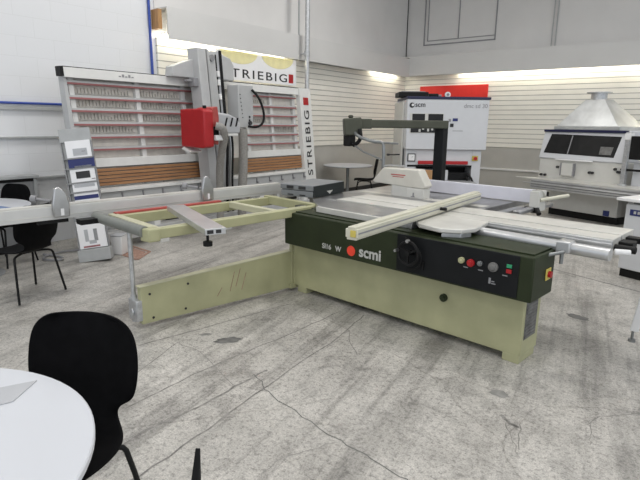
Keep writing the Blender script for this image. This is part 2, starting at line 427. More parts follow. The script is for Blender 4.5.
# ------------------------------------------------------------------ the panel saw by the wall
S = thing('vertical_panel_saw', 'tall vertical panel saw with slatted wall frame and red saw head', 'panel saw', (-6.05, 5.5, 0), PI/2)
def sy(z): return .1*(z-.4)          # the frame leans back
LX0, LX1 = -2.33, 1.86
def sbar(m, x0, x1, z0, z1, f0, f1, k=None):
    """bar lying in the leaning frame, f0..f1 in front (-) / behind (+) of its plane"""
    m.hexa([(x0, sy(z0)+f0, z0), (x1, sy(z0)+f0, z0), (x1, sy(z0)+f1, z0), (x0, sy(z0)+f1, z0), (x0, sy(z1)+f0, z1), (x1, sy(z1)+f0, z1), (x1, sy(z1)+f1, z1), (x0, sy(z1)+f1, z1)], k)
def f(m):
    sbar(m, -2.36, LX1+.02, 2.09, 2.205, -.06, .10)
tb = part('top_beam', 'strieb_light', S, f, .004)
part('beam_lip', 'black', tb, lambda m: sbar(m, -2.36, LX1+.02, 2.205, 2.215, -.05, .08))
part('end_cap', 'black', tb, lambda m: sbar(m, -2.40, -2.36, 2.10, 2.21, -.06, .05))
part('top_emblem', 'ink_grey', tb, lambda m: [sbar(m, -1.66+j*.045, -1.63+j*.045, 2.14, 2.155 + (.02 if j % 2 else 0), -.063, -.058) for j in range(5)])
def f(m):
    sbar(m, LX0+.03, LX1, 1.04, 2.10, .09, .105)
part('back_panel', 'strieb_back', S, f)
POSTS = (-2.25, -1.36, -.62, .62, 1.22, 1.82)
for x in POSTS:
    part('post', 'strieb_light', S, lambda m: sbar(m, x-.032, x+.032, .10, 2.10, .028, .088), .003)
def f(m):
    m.hexa([(-2.33, sy(0)-.02, 0), (-2.27, sy(0)-.02, 0), (-2.27, .12, 0), (-2.33, .12, 0), (-2.36, sy(2.1)-.02, 2.1), (-2.32, sy(2.1)-.02, 2.1), (-2.32, sy(2.1)+.09, 2.1), (-2.36, sy(2.1)+.09, 2.1)])
part('side_frame', 'strieb_grey', S, f)
RZ = (2.03, 1.86, 1.71, 1.55, 1.395, 1.246)
for z in RZ:
    for (a, b_) in ((LX0+.02, -.42), (.45, LX1)):
        o = part('support_rail', None, S, lambda m: sbar(m, a, b_, z+.010, z+.034, .005, .08, 'strieb_grey'))
        part('red_edge', 'rail_red', o, lambda m: sbar(m, a, b_, z-.012, z+.010, .0, .08))
PEGS = (((-2.2, -1.42), (-1.28, -.5), (.5, 1.16)), ((-2.2, -1.42), (-1.28, -.6)), ((-2.2, -1.42), (-1.28, -.6), (.5, 1.16)), ((-2.2, -1.42), (1.28, 1.86)))
for j, z in enumerate(RZ[1:5]):
    for (a, b_) in PEGS[j]:
        def f(m):
            P = [(a, z+.055)]; x = a
            while x < b_ - .05:
                h = .045 + random.choice((0, .02, .03))
                P += [(x, z+.06+h), (x+.016, z+.06+h), (x+.016, z+.062), (x+.045, z+.062)]; x += .045
            P += [(x, z+.055)]
            m.prism([(q, sy(w_)+.07, w_) for q, w_ in P], (0, .019, 0))
        part('peg_row', 'peg', S, f, smooth=False)
for (a, b_) in ((LX0, -.42), (.45, LX1)):
    part('white_ledge', 'strieb_light', S, lambda m: sbar(m, a, b_, 1.035, 1.14, -.03, .05), .003)
    def f(m):
        for q in range(5):
            z = .805 + q*.044
            sbar(m, a+.02, b_, z, z+.034, -.028 - (.006 if q % 2 else 0), .03, 'wood')
        sbar(m, a+.02, b_, .80, 1.03, -.018, .04, 'stain')
    part('timber_slats', None, S, f, smooth=False)
part('lower_ledge', 'strieb_light', S, lambda m: sbar(m, LX0, LX1, .735, .775, -.14, .05), .003)
part('lower_panel', 'strieb_grey', S, lambda m: sbar(m, LX0, LX1, .45, .735, -.085, -.06))
for q in range(14):
    x = -2.15 + q*.305
    if -.45 < x < .3: continue
    part('roller_hook', 'ink_grey', S, lambda m: (sbar(m, x, x+.016, .64, .71, -.10, -.085), sbar(m, x-.006, x+.022, .63, .655, -.13, -.09)))
part('base_beam', 'strieb_grey', S, lambda m: m.box(LX0, LX1+.1, -.10, .10, .10, .22), .004)
for x in (-2.2, -1.36, -.2, .7, 1.85):
    part('floor_foot', 'strieb_light', S, lambda m: (m.box(x-.07, x+.07, -.24, .35, 0, .06), m.box(x-.05, x+.05, -.09, .09, .05, .5)), .004)
# lettered side panel
sp = part('side_panel', 'strieb_light', S, lambda m: sbar(m, 1.87, 2.18, .50, 2.21, -.09, .0), .003)
sl = Vector((0, .1, 1)).normalized()
part('side_lettering', None, sp, lambda m: m.text('STRIEBIG', .27, Mt((2.095, sy(.66)-.094, .66), sl, (-1, 0, 0)), 'ink', spacing=1.22, bold=.002, fit=(1.17, .14)))
part('red_square', 'red', sp, lambda m: sbar(m, 1.955, 2.095, 1.92, 2.05, -.096, -.088))
# saw beam (vertical)
bx0, bx1 = -.585, -.24
def f(m):
    sbar(m, bx0, bx0+.15, .62, 2.60, -.34, -.12); sbar(m, bx0+.17, bx0+.22, .62, 2.60, -.33, -.12); sbar(m, bx0+.02, bx1, .62, 2.58, -.30, -.12)
sb = part('saw_beam', 'strieb_grey', S, f, .006)
part('guide_rail', 'steel', sb, lambda m: sbar(m, bx0+.153, bx0+.167, .62, 2.60, -.345, -.30))
part('rear_beam', 'head_grey', S, lambda m: sbar(m, bx1, bx1+.16, .55, 2.60, -.25, -.08), .006)
part('top_pulley', 'ink_grey', sb, lambda m: m.cyl((bx0+.27, sy(2.5)-.33, 2.49), (bx0+.27, sy(2.5)-.30, 2.49), .045))
part('top_cover', 'strieb_grey', S, lambda m: m.prism([(-.95, -.02, 2.20), (-.45, -.02, 2.20), (-.45, -.02, 2.47), (-.60, -.02, 2.45), (-.93, -.02, 2.33)], (0, .16, 0)), .01)
part('rear_cover', 'strieb_grey', S, lambda m: m.prism([(-.12, -.1, 2.2), (.12, -.1, 2.2), (.12, -.1, 2.42), (.05, -.1, 2.52), (-.12, -.1, 2.56)], (0, .14, 0)), .02)
part('carriage_bracket', 'ink_grey', S, lambda m: (m.box(-.66, -.56, -.12, .02, 2.08, 2.2), m.box(-.75, -.66, -.08, 0, 2.14, 2.17)), .01)
# the red saw head with its motor
def f(m):
    m.prism([(-1.02, -.24, 1.27), (-1.02, -.24, 1.76), (-1.02, -.66, 1.77), (-1.02, -.73, 1.74), (-1.02, -.73, 1.28), (-1.02, -.66, 1.26)], (.16, 0, 0))
hd = part('saw_head', 'red', S, f, .02, seg=3)
part('head_plate', 'red_dull', hd, lambda m: (m.prism([(-.86, -.70, 1.34), (-.86, -.70, 1.78), (-.76, -.70, 1.80), (-.74, -.70, 1.66), (-.76, -.70, 1.30)], (0, .30, 0))), .01)
part('blade_slot', 'black', hd, lambda m: m.box(-.855, -.76, -.715, -.69, 1.36, 1.54), .01)
part('depth_stop', 'white', hd, lambda m: m.box(-.85, -.70, -.76, -.70, 1.36, 1.43), .01)
part('lock_knob', 'black', hd, lambda m: m.cyl((-.90, -.6, 1.76), (-.90, -.6, 1.81), .025))
part('base_lip', 'strieb_light', hd, lambda m: m.prism([(-1.03, -.25, 1.24), (-1.03, -.40, 1.19), (-1.03, -.44, 1.21), (-1.03, -.3, 1.27)], (.2, 0, 0)))
def f(m):
    P = [(-.72, -.62, 1.44), (-.28, -.62, 1.44), (-.26, -.62, 1.57), (-.34, -.62, 1.66), (-.48, -.62, 1.71), (-.72, -.62, 1.73), (-.75, -.62, 1.6)]
    m.prism(P, (0, .34, 0))
mo = part('motor_hood', 'head_grey', S, f, .03, seg=3)
part('hood_slots', 'black', mo, lambda m: [m.prism([(-.58+q*.10, -.626, 1.54), (-.555+q*.10, -.626, 1.54), (-.515+q*.10, -.626, 1.66), (-.54+q*.10, -.626, 1.66)], (0, .01, 0)) for q in range(3)])
part('motor_lip', 'strieb_light', mo, lambda m: m.box(-.66, -.34, -.64, -.62, 1.41, 1.445), .008)
# hoses, cables and the control box
part('dust_hose', 'hose', S, lambda m: m.tube([(-.84, -.74, 1.55), (-.77, -.80, 1.53), (-.70, -.76, 1.42), (-.66, -.66, 1.26), (-.58, -.50, 1.0), (-.52, -.42, .7), (-.50, -.4, .4), (-.5, -.38, .12)], .052, 14, smooth=2))
part('exhaust_hose', 'hose', S, lambda m: m.tube([(.10, -.28, 1.50), (.08, -.30, 1.2), (.05, -.32, .9), (.02, -.32, .6), (.02, -.3, .15)], .068, 14, smooth=2))
for (x, k, r) in ((-.34, 'black', .022), (-.28, 'steel', .018), (-.24, 'black', .018)):
    part('power_cable', k, S, lambda m: m.tube([(x-.05, -.36, (2.56 if x < -.3 else 1.6)), (x-.02, -.38, 1.9 if x < -.3 else 1.5), (x+.02, -.40, 1.3), (x+.0, -.38, .8), (x+.02, -.36, .3)], r, 8, smooth=2))
cb = part('control_box', 'strieb_grey', S, lambda m: m.box(.0, .31, -.30, -.06, 1.52, 2.14), .012)
for x, z, r in [(.22, 1.68, .016), (.22, 1.63, .016)] + [(.03+q*.008, 2.0-q*.055, .008) for q in range(7)]:
    part('button', 'ink', cb, lambda m: m.cyl((x, -.303, z), (x, -.310, z), r, n=10))
part('box_lamp', 'ink', cb, lambda m: m.cyl((.22, -.303, 1.59), (.22, -.33, 1.59), .03, n=14))
part('box_cable', 'black', cb, lambda m: m.tube([(.26, -.32, 2.08), (.34, -.40, 1.96), (.42, -.42, 1.75), (.40, -.42, 1.60), (.33, -.40, 1.54), (.24, -.36, 1.53), (.16, -.34, 1.54)], .018, 10, smooth=2))
part('cable_guide', 'black', S, lambda m: sbar(m, -.22, -.19, 1.5, 2.55, -.27, -.24))
part('push_button_rail', 'white', S, lambda m: [sbar(m, -.22, -.15, z, z+.08, -.30, -.25) for z in (2.12, 2.24, 1.92)], .005)

# ------------------------------------------------------------------ the sliding table saw
T = thing('sliding_table_saw', 'olive green sliding table saw with cast iron table and outrigger frame', 'table saw', (-.992, 3.433, 0), -math.atan2(.1163, .9932))
base = part('base', 'olive', T, lambda m: m.box(-2.15, .105, 0, .28, .055, .52), .008)
for x in (-2.10, -.02):
    part('foot', 'olive', base, lambda m: m.box(x, x+.12, .0, .26, 0, .06), .005)
part('rear_body', 'olive', T, lambda m: m.box(-1.85, -.85, .28, 1.8, .0, .80), .008)
part('vent_grille', 'stain', base, lambda m: (m.box(.104, .108, .03, .22, .17, .44), [m.box(.106, .112, .04, .21, .18+j*.025, .195+j*.025) for j in range(10)]))
part('lock_knob', 'olive_dark', base, lambda m: (m.cyl((-.50, 0, .335), (-.50, -.02, .335), .03, n=18), m.cyl((-.50, -.02, .335), (-.50, -.03, .335), .016, n=14)))
part('seam_plate', 'olive', base, lambda m: m.box(-2.165, -2.14, -.006, .3, .04, .5), .003)
cab = part('cabinet', 'olive_dark', T, lambda m: m.box(-2.12, .195, -.15, .20, .50, .80), .010)
part('cabinet_top_lip', 'olive_dark', cab, lambda m: m.box(-2.10, .17, -.10, .19, .80, .81))
pan = part('control_panel', 'panel_black', cab, lambda m: m.box(-.84, .105, -.157, -.148, .515, .795), .003)
for (x, z, r, k, nm) in ((-.292, .696, .022, 'olive', 'selector_knob'), (-.222, .690, .026, 'red', 'stop_button'), (-.155, .700, .018, 'steel_dark', 'lamp_ring'), (-.062, .694, .032, 'stain', 'dial')):
    part(nm, k, pan, lambda m: (m.cyl((x, -.157, z), (x, -.178, z), r, n=20), m.cyl((x, -.178, z), (x, -.186, z), r*.6, n=16)), .002, label=('red round stop button' if k == 'red' else None))
part('start_button', 'green', pan, lambda m: m.box(.025, .06, -.165, -.157, .708, .732), .002, label='green square button')
part('off_button', 'red', pan, lambda m: m.box(.025, .06, -.165, -.157, .672, .698), .002, label='red square button')
part('plate_marks', None, pan, lambda m: ([m.box(x, x+.035, -.1585, -.157, .648, .655, 'ink_grey') for x in (-.28, -.17, -.0)], m.box(-.09, -.075, -.1585, -.157, .575, .615, 'ink_grey'), m.box(-.07, -.04, -.1585, -.157, .575, .582, 'ink_grey'), m.box(-.07, -.05, -.1585, -.157, .59, .597, 'ink_grey')))
def f(m):
    n = 28; c = Vector((-.70, -.21, .675))
    m.tube([c + Vector((.085*math.cos(2*PI*j/n), 0, .085*math.sin(2*PI*j/n))) for j in range(n+1)], .011, 8)
    for a in (.5, 2.6, 4.7): m.bar(c, c + Vector((.085*math.cos(a), 0, .085*math.sin(a))), .014, .012, up=(0, 1, 0))
    m.cyl((-.70, -.157, .675), (-.70, -.225, .675), .02, n=16)
hw = part('handwheel', 'black', cab, f)
part('crank_handle', 'steel', hw, lambda m: (m.cyl((-.785, -.21, .69), (-.785, -.26, .69), .011, n=10), m.cyl((-.70, -.21, .77), (-.70, -.235, .77), .013, n=10)))
part('handwheel_cable', 'black', cab, lambda m: (m.tube([(-.76, -.17, .78), (-.66, -.18, .74), (-.60, -.18, .66), (-.62, -.18, .57), (-.72, -.18, .545)], .007, 6, smooth=2), m.box(-.60, -.59, -.17, -.157, .56, .62)))
FX = (1, 0, 0); FZ = (0, 0, 1)
tl = 0.16
part('model_lettering', None, cab, lambda m: m.text('SI16', .062, Mt((-1.63, -.153, .545), FX, FZ), 'ink_white', bold=.001).text('W', .062, Mt((-1.475, -.153, .545), FX, FZ), 'ink_white', bold=.001))
part('maker_lettering', None, cab, lambda m: m.text('scmi', .125, Mt((-1.215, -.153, .548), FX, FZ), 'ink_white', bold=.003))
part('red_dot', 'orange_dot', cab, lambda m: m.cyl((-1.30, -.150, .575), (-1.30, -.154, .575), .043, n=28))
sw = part('main_switch', 'yellow', cab, lambda m: m.box(.195, .203, .05, .13, .61, .69), .004, label='yellow square switch plate')
part('switch_handle', 'red', sw, lambda m: m.cyl((.203, .09, .65), (.222, .09, .65), .022, n=16))
# table top
ZT = .862
part('table_top', 'cast', T, lambda m: m.prism([(-2.02, .43, .80), (-2.02, .925, .80), (-.76, .925, .80), (-.76, 2.08, .80), (-2.38, 2.08, .80), (-2.38, .43, .80)], (0, 0, ZT-.80)), .003)
part('table_skirt', 'olive_dark', T, lambda m: m.box(-2.30, -.82, .6, 2.02, .72, .80), .004)
part('blade_slot', 'alu_white', T, lambda m: (m.box(-2.30, -.8, 1.12, 1.24, ZT, ZT+.002), m.box(-1.45, -1.38, 1.17, 1.19, ZT, ZT+.01)))
part('table_extension', 'cast', T, lambda m: (m.box(-.70, -.62, .95, 1.75, .80, .835), m.box(-.60, -.53, 1.3, 2.1, .80, .84)), .01)
# sliding carriage
car = part('sliding_carriage', 'alu_white', T, lambda m: (m.box(-2.0, .47, .43, .615, .80, .875), m.box(-2.0, .47, .64, .92, .80, .877)), .003)
part('carriage_groove', 'steel_dark', car, lambda m: m.box(-2.0, .468, .60, .65, .79, .868))
part('front_ledge', 'cast', car, lambda m: m.prism([(-1.86, .03, .81), (-.82, .0, .81), (-.82, .395, .81), (-2.2, .395, .81), (-2.2, .30, .81)], (0, 0, .055)), .003)
part('ledge_strip', 'alu_white', car, lambda m: m.bar((-1.86, .015, .838), (-.95, -.01, .838), .03, .05), .003)
part('side_channel', 'alu', car, lambda m: (m.box(-.45, .47, .405, .43, .79, .868), m.box(-.45, .468, .395, .406, .79, .81), m.box(-.45, .468, .395, .406, .835, .85)), .002)
part('guide_tube', 'alu', car, lambda m: m.cyl((-.42, .25, .82), (.52, .20, .82), .040, n=24))
part('end_block', 'black', car, lambda m: (m.box(.47, .56, .55, .66, .80, .845), m.box(.47, .60, .72, .80, .81, .85), m.cyl((.47, .47, .815), (.60, .47, .815), .025, n=14)), .006)
part('white_end_knob', 'white', car, lambda m: (m.cyl((.50, .36, .81), (.585, .40, .81), .02, n=18), ), .006)
part('black_end_knob', 'black', car, lambda m: (m.cyl((.62, .60, .80), (.70, .64, .80), .03, n=16), m.cyl((.60, .60, .80), (.85, .66, .80), .012, n=10)))
cl = part('tube_clamp', 'alu', car, lambda m: m.box(.20, .29, .16, .27, .79, .866), .008)
part('clamp_lever', 'steel_dark', cl, lambda m: (m.cyl((.26, .16, .80), (.14, .03, .765), .012, n=10), m.cyl((.14, .03, .765), (.10, .0, .757), .016, n=12), m.cyl((.25, .15, .80), (.25, .15, .72), .012, n=10)))
part('underside_tray', 'olive_dark', T, lambda m: m.box(-.80, .18, .0, .40, .765, .80), .004)
# crosscut fence on its saddle plate
sd = part('saddle_plate', 'alu_white', T, lambda m: m.prism([(-.86, .10, .842), (-.72, -.06, .842), (-.52, -.10, .842), (-.38, -.02, .842), (-.34, .10, .842), (-.40, .42, .842), (-.90, .42, .842)], (0, 0, .034)), .008, seg=3)
part('saddle_lip', 'alu', sd, lambda m: m.prism([(-.52, -.07, .79), (-.40, 0, .79), (-.37, .10, .79), (-.42, .10, .79), (-.50, .02, .79)], (0, 0, .052)), .006)
ca, cb_ = Vector((-.665, -.895, .93)), Vector((-1.0, 1.36, .93))
def f(m):
    m.bar(ca, cb_, .09, .055)
    up = Vector((0, 0, .034)); m.bar(ca+up, cb_+up, .055, .016); m.bar(ca-up, cb_-up, .07, .016)
cf = part('crosscut_fence', 'cream', T, f, .003)
dd = (cb_-ca).normalized(); sd_ = Vector((dd.y, -dd.x, 0))
part('fence_slot', 'ink_grey', cf, lambda m: m.bar(ca+dd*.01+sd_*.045, cb_-dd*.01+sd_*.045, .003, .010))
part('fence_end_cap', 'yellow', cf, lambda m: m.bar(ca-dd*.008+Vector((.015, 0, 0)), ca+Vector((.015, 0, 0)), .038, .042), .002, label='yellow end cap')
part('fence_clamp', 'black', cf, lambda m: (m.cyl(ca+dd*1.28+sd_*.05, ca+dd*1.28+sd_*.10, .014, n=12), m.bar(ca+dd*1.28+sd_*.06+Vector((0, 0, .0)), ca+dd*1.28+sd_*.06+Vector((0, 0, -.05)), .03, .03)))
# rip fence with guide bar
rf = part('rip_fence', 'alu_lav', T, lambda m: m.box(-1.86, -.585, 1.70, 1.75, .868, .995), .003)
part('fence_bracket', 'beige_white', rf, lambda m: (m.prism([(-.585, 1.62, .85), (-.585, 1.80, .85), (-.50, 1.80, .86), (-.46, 1.74, .93), (-.50, 1.68, 1.0), (-.585, 1.66, 1.0)], (0, 0, 0.001)), m.box(-.585, -.50, 1.62, 1.80, .80, .99)), .012)
part('bracket_knob', 'black', rf, lambda m: (m.cyl((-.50, 1.6, .83), (-.46, 1.56, .79), .022, n=14), m.box(-.62, -.50, 1.60, 1.66, .79, .84)))
part('guide_bar', 'cream', rf, lambda m: m.cyl((-.50, 1.66, .91), (-.33, 1.90, .95), .017, n=16))
# overhead guard arm
po = part('guard_post', 'panel_black', T, lambda m: (m.box(-1.885, -1.765, 1.95, 2.05, ZT, 1.60), m.box(-1.93, -1.72, 1.90, 2.08, ZT, ZT+.03)), .008)
A0, A1 = Vector((-1.76, 2.02, 1.60)), Vector((-2.50, 1.22, 1.60))
def f(m):
    m.bar(A0, A1, .09, .09); m.bar(A0+(A1-A0)*.80, A1, .10, .11)
arm = part('guard_arm', 'olive_mid', T, f, .012)
ad = (A1-A0).normalized(); an = Vector((-ad.y, ad.x, 0))
part('pivot_head', 'olive_mid', arm, lambda m: (m.bar(A1-ad*.10+Vector((0, 0, -.025)), A1+ad*.10+Vector((0, 0, -.04)), .17, .19), m.cyl(A1+ad*.02+Vector((0, 0, .06)), A1+ad*.02+Vector((0, 0, .095)), .03, n=16)), .03, seg=3)
part('pivot_motor', 'black', arm, lambda m: (m.bar(A1+ad*.03+Vector((0, 0, -.12)), A1+ad*.03+Vector((0, 0, -.25)), .10, .11, up=(0, 1, 0)),), .015)
B0 = A1 + Vector((.02, -.02, -.06))
part('link_rod', 'steel_dark', arm, lambda m: (m.tube([B0+Vector((.02, 0, -.02)), (-2.36, 1.16, 1.46), (-2.16, 1.18, 1.41), (-2.05, 1.2, 1.41), (-2.03, 1.2, 1.36), (-2.03, 1.2, 1.12)], .018, 10, smooth=1), m.tube([B0+Vector((.0, 0, -.16)), (-2.3, 1.18, 1.30), (-2.04, 1.2, 1.22)], .010, 8), m.tube([(-2.05, 1.2, 1.405), (-1.85, 1.2, 1.40)], .010, 8)))
part('adjust_arc', 'black', arm, lambda m: m.tube([B0+Vector((.10, 0, .0)), B0+Vector((.13, 0, -.07)), B0+Vector((.10, 0, -.14)), B0+Vector((.02, 0, -.18))], .022, 10, smooth=2))
def f(m):
    P0 = [(-2.11, 1.0), (-1.97, 1.15), (-1.53, 1.155), (-1.49, 1.09), (-1.43, .99), (-1.46, .965), (-1.72, .97), (-2.08, .985)]
    m.prism([(x, 1.12, z) for x, z in P0], (0, .13, 0))
gh = part('guard_hood', 'guard', T, f, .012, seg=3)
part('hood_print', 'red_dull', gh, lambda m: (m.box(-1.86, -1.68, 1.117, 1.121, 1.082, 1.092), m.box(-1.84, -1.70, 1.117, 1.121, 1.063, 1.070)))
part('hood_stay', 'steel', gh, lambda m: m.tube([(-2.03, 1.2, 1.15), (-1.95, 1.2, 1.17), (-1.75, 1.2, 1.17)], .012, 8))
part('riving_block', 'beige_white', gh, lambda m: (m.box(-1.86, -1.60, 1.13, 1.25, ZT, .985), m.box(-1.66, -1.45, 1.12, 1.24, ZT, .965)), .008)
part('block_mark', 'ink_grey', gh, lambda m: (m.box(-1.58, -1.565, 1.117, 1.121, .88, .92), m.box(-1.60, -1.555, 1.117, 1.121, .876, .883)))

# outrigger: swing beam, post, frame, roller, support bar and long fence
def f(m):
    m.hexa([(-2.33, -1.52, .03), (-2.27, -1.52, .03), (-2.155, .0, .03), (-2.215, .0, .03), (-2.33, -1.52, .335), (-2.27, -1.52, .335), (-2.155, .0, .395), (-2.215, .0, .395)])
sbm = part('swing_beam', 'olive', T, f, .006)
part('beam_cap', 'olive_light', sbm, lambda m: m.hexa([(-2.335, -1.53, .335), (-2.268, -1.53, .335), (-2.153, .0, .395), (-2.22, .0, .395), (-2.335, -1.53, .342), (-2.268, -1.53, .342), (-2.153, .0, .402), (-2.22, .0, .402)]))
def onb(y): return -2.27 + (y+1.52)*.115/1.52
for y, z in ((-1.45, .27), (-1.43, .07), (-1.12, .29), (-1.15, .08)):
    part('bolt', 'ink', sbm, lambda m: m.cyl((onb(y)-.005, y, z), (onb(y)+.005, y, z), .010, n=10))
part('beam_scratches', 'rust', sbm, lambda m: [m.bar((onb(y)+.001, y, z), (onb(y+.05)+.001, y+.05, z+h), .003, .005, up=(1, 0, 0)) for y, z, h in ((-.72, .14, .17), (-.66, .17, .16), (-.60, .13, .15), (-.85, .12, .07))])
part('hinge_pin', 'olive', T, lambda m: (m.cyl((-2.17, -.02, .04), (-2.17, -.02, .5), .018, n=14), m.box(-2.24, -2.13, -.06, .06, .03, .07)), .002)
br = part('end_bracket', 'galv', sbm, lambda m: (m.box(-2.41, -2.27, -1.56, -1.505, .06, .23), m.cyl((-2.34, -1.56, .13), (-2.34, -1.575, .13), .03, n=16)), .006)
part('support_post', 'galv', T, lambda m: (m.cyl((-2.37, -1.53, .20), (-2.37, -1.53, .80), .018, n=16), m.cyl((-2.37, -1.53, .04), (-2.37, -1.53, .26), .026, n=16)))
ZF = .83
def f(m):
    m.bar((-2.055, -1.52, ZF-.035), (-2.055, .28, ZF-.035), .07, .075)
fr = part('frame_front_bar', 'olive', T, f, .006)
part('bar_top_highlight', 'olive_light', fr, lambda m: m.bar((-2.075, -1.46, ZF+.003), (-2.075, .08, ZF+.003), .022, .006))  # highlight on the bar's top edge, put in as a paler olive strip
part('frame_end_bar', 'olive_light', T, lambda m: m.bar((-2.88, -1.43, ZF-.03), (-2.05, -1.46, ZF-.03), .07, .07), .006)
part('frame_corner', 'olive', T, lambda m: m.prism([(-2.12, -1.57, ZF-.09), (-2.02, -1.55, ZF-.09), (-2.01, -1.46, ZF-.09), (-2.12, -1.46, ZF-.09)], (0, 0, .10)), .012)
part('frame_back_bar', 'olive', T, lambda m: m.bar((-2.80, -1.47, ZF-.045), (-2.80, .35, ZF-.045), .06, .085), .006)
part('red_strip', 'red_dull', T, lambda m: m.bar((-2.85, -1.42, ZF+.006), (-2.85, -.35, ZF+.006), .05, .018), .003, label='red strip beneath the long fence')
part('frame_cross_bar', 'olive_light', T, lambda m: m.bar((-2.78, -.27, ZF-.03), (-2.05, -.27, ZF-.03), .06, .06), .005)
part('frame_inner_bar', 'olive', T, lambda m: m.bar((-2.85, .24, ZF-.03), (-2.05, .20, ZF-.03), .06, .085), .006)
part('frame_mount', 'olive_mid', T, lambda m: m.box(-2.25, -1.95, .10, .40, .74, .82), .006)
ro = part('roller', 'roller_grey', T, lambda m: m.cyl((-2.93, -1.545, ZF-.02), (-2.09, -1.545, ZF-.02), .042, n=24))
part('roller_cap', 'black', ro, lambda m: m.cyl((-2.96, -1.545, ZF-.02), (-2.93, -1.545, ZF-.02), .03, n=18))
def f(m):
    a, b_ = Vector((-2.66, -.955, ZF+.03)), Vector((-1.56, -1.29, ZF+.03))
    m.bar(a, b_, .15, .045)
sbr = part('support_bar', 'alu', T, f, .004)
bd = Vector((1.36, -.34, 0)).normalized(); bs = Vector((bd.y, -bd.x, 0))
E = Vector((-1.56, -1.29, ZF+.03))
part('bar_end_holes', 'ink', sbr, lambda m: [m.bar(E+bs*o_-bd*.002, E+bs*o_+bd*.002, w_, .026) for o_, w_ in ((-.03, .06), (.04, .045))])
kn = part('bar_knob', 'black', sbr, lambda m: (m.cyl((-1.68, -1.28, ZF+.01), (-1.68, -1.28, ZF-.06), .010, n=10), m.cyl((-1.68, -1.28, ZF-.06), (-1.68, -1.28, ZF-.095), .034, n=16)), .004)
lf = part('long_fence', 'alu_fence', T, lambda m: (m.box(-3.06, -2.97, -3.2, .56, ZF-.01, .925),), .003)
part('fence_top', 'alu_white', lf, lambda m: (m.box(-3.065, -2.975, -3.2, .56, .925, .937), m.box(-2.972, -2.966, -3.2, .56, ZF+.02, ZF+.025)))
part('fence_scale', 'ink_white', lf, lambda m: m.box(-3.10, -3.06, -1.6, -.2, .90, .93))
part('fence_foot', 'black', lf, lambda m: (m.box(-3.02, -2.98, -1.98, -1.75, ZF-.04, ZF-.01), m.box(-2.9, -2.8, -1.72, -1.5, ZF-.05, ZF-.01)))
for y in (-1.80, -.42):
    def f(m):
        P = [(-2.965, y-.07, .84), (-2.965, y+.05, .84), (-2.965, y+.055, .95), (-2.965, y+.03, 1.04), (-2.965, y-.02, 1.085), (-2.965, y-.05, 1.07), (-2.965, y-.075, .95)]
        m.prism(P, (.035, 0, 0)); m.box(-3.05, -2.965, y-.05, y+.05, .937, .97)
    st = part('flip_stop', 'steel', lf, f, .008)
    part('stop_slot', 'white', st, lambda m: m.box(-2.93, -2.927, y-.02, y+.005, .855, .91))
    part('stop_handle', 'ink_grey', st, lambda m: (m.cyl((-3.05, y-.05, .96), (-3.13, y-.14, .98), .012, n=10), m.cyl((-3.12, y-.13, .975), (-3.15, y-.16, .98), .03, n=14)))

# grey tool case on the end of the saw table
ang = -math.atan2(.1163, .9932)
def saw(x, y, z): return Vector((-.992 + .9932*x + .1163*y, 3.433 - .1163*x + .9932*y, z))
t = thing('tool_case', 'grey two-layer plastic case lying on the far end of the saw frame', 'case', saw(-2.50, .60, .864), ang + R(11))
part('lower_tray', 'case_grey', t, lambda m: m.box(-.20, .20, -.30, .30, 0, .062), .006)
part('upper_tray', 'case_grey', t, lambda m: m.box(-.205, .205, -.305, .305, .067, .122), .006)
part('dark_end', 'case_dark', t, lambda m: m.box(.20, .212, -.295, .295, .004, .118))
part('end_mark', 'ink_white', t, lambda m: m.prism([(.2125, -.06, .05), (.2125, .06, .05), (.2125, .0, .015)], (.002, 0, 0)))
for x in (-.12, .03):
    part('slot', 'ink', t, lambda m: m.box(x, x+.085, -.309, -.303, .078, .110))
    part('slot', 'ink', t, lambda m: m.box(x+.01, x+.08, -.304, -.298, .012, .024))

# ------------------------------------------------------------------ chairs and round tables
def shell_mesh():
    prof = [(-.215, .430, .10), (-.212, .437, .14), (-.20, .445, .165), (-.15, .452, .20), (-.06, .446, .225), (.04, .440, .228), (.11, .442, .21), (.16, .452, .175), (.195, .478, .142), (.212, .515, .132),
            (.222, .543, .155), (.228, .562, .198), (.236, .60, .220), (.246, .66, .229), (.257, .72, .229), (.266, .78, .222), (.273, .83, .205), (.278, .865, .170), (.280, .88, .125)]
    m = MB(); rows = []; n = 12
    for i, (y, z, w) in enumerate(prof):
        row = []
        for j in range(n+1):
            s = -1 + 2*j/n; c = s*s
            if i < 8: yy, zz = y, z + .018*c
            else: yy, zz = y - .045*c*min(1, (i-8)/4), z
            row.append(m.bm.verts.new((s*w, yy, zz)))
        rows.append(row)
    for A, B in zip(rows, rows[1:]):
        for j in range(n): m.bm.faces.new([A[j], A[j+1], B[j+1], B[j]])
    return m
def make_chair(label, loc, rz):
    t = thing('shell_chair', label, 'chair', loc, rz, 'black shell chairs')
    o = shell_mesh().build('shell', 'chair_black', t)
    sd = o.modifiers.new('thick', 'SOLIDIFY'); sd.thickness = .012; sd.offset = 0
    sb = o.modifiers.new('sub', 'SUBSURF'); sb.levels = 1; sb.render_levels = 2
    for (a, b_) in ((-1, -1), (1, -1), (1, 1), (-1, 1)):
        part('leg', 'black', t, lambda m: m.tube([(a*.03, b_*.05, .425), (a*.12, b_*.09, .424), (a*.185, b_*.125, .418), (a*.20, b_*.14, .385), (a*.245, b_*.20, .012)], .0105, 10, smooth=1))
    part('seat_mount', 'black', t, lambda m: m.box(-.06, .06, -.08, .08, .418, .436), .004)
    return t
c1 = make_chair('black shell chair tucked against the large white table at the front', (-1.715, .708, 0), R(29))
def chair(label, loc, rz):
    c = copy_tree(c1); c.location = loc; c.rotation_euler = (0, 0, rz); c['label'] = label; return c
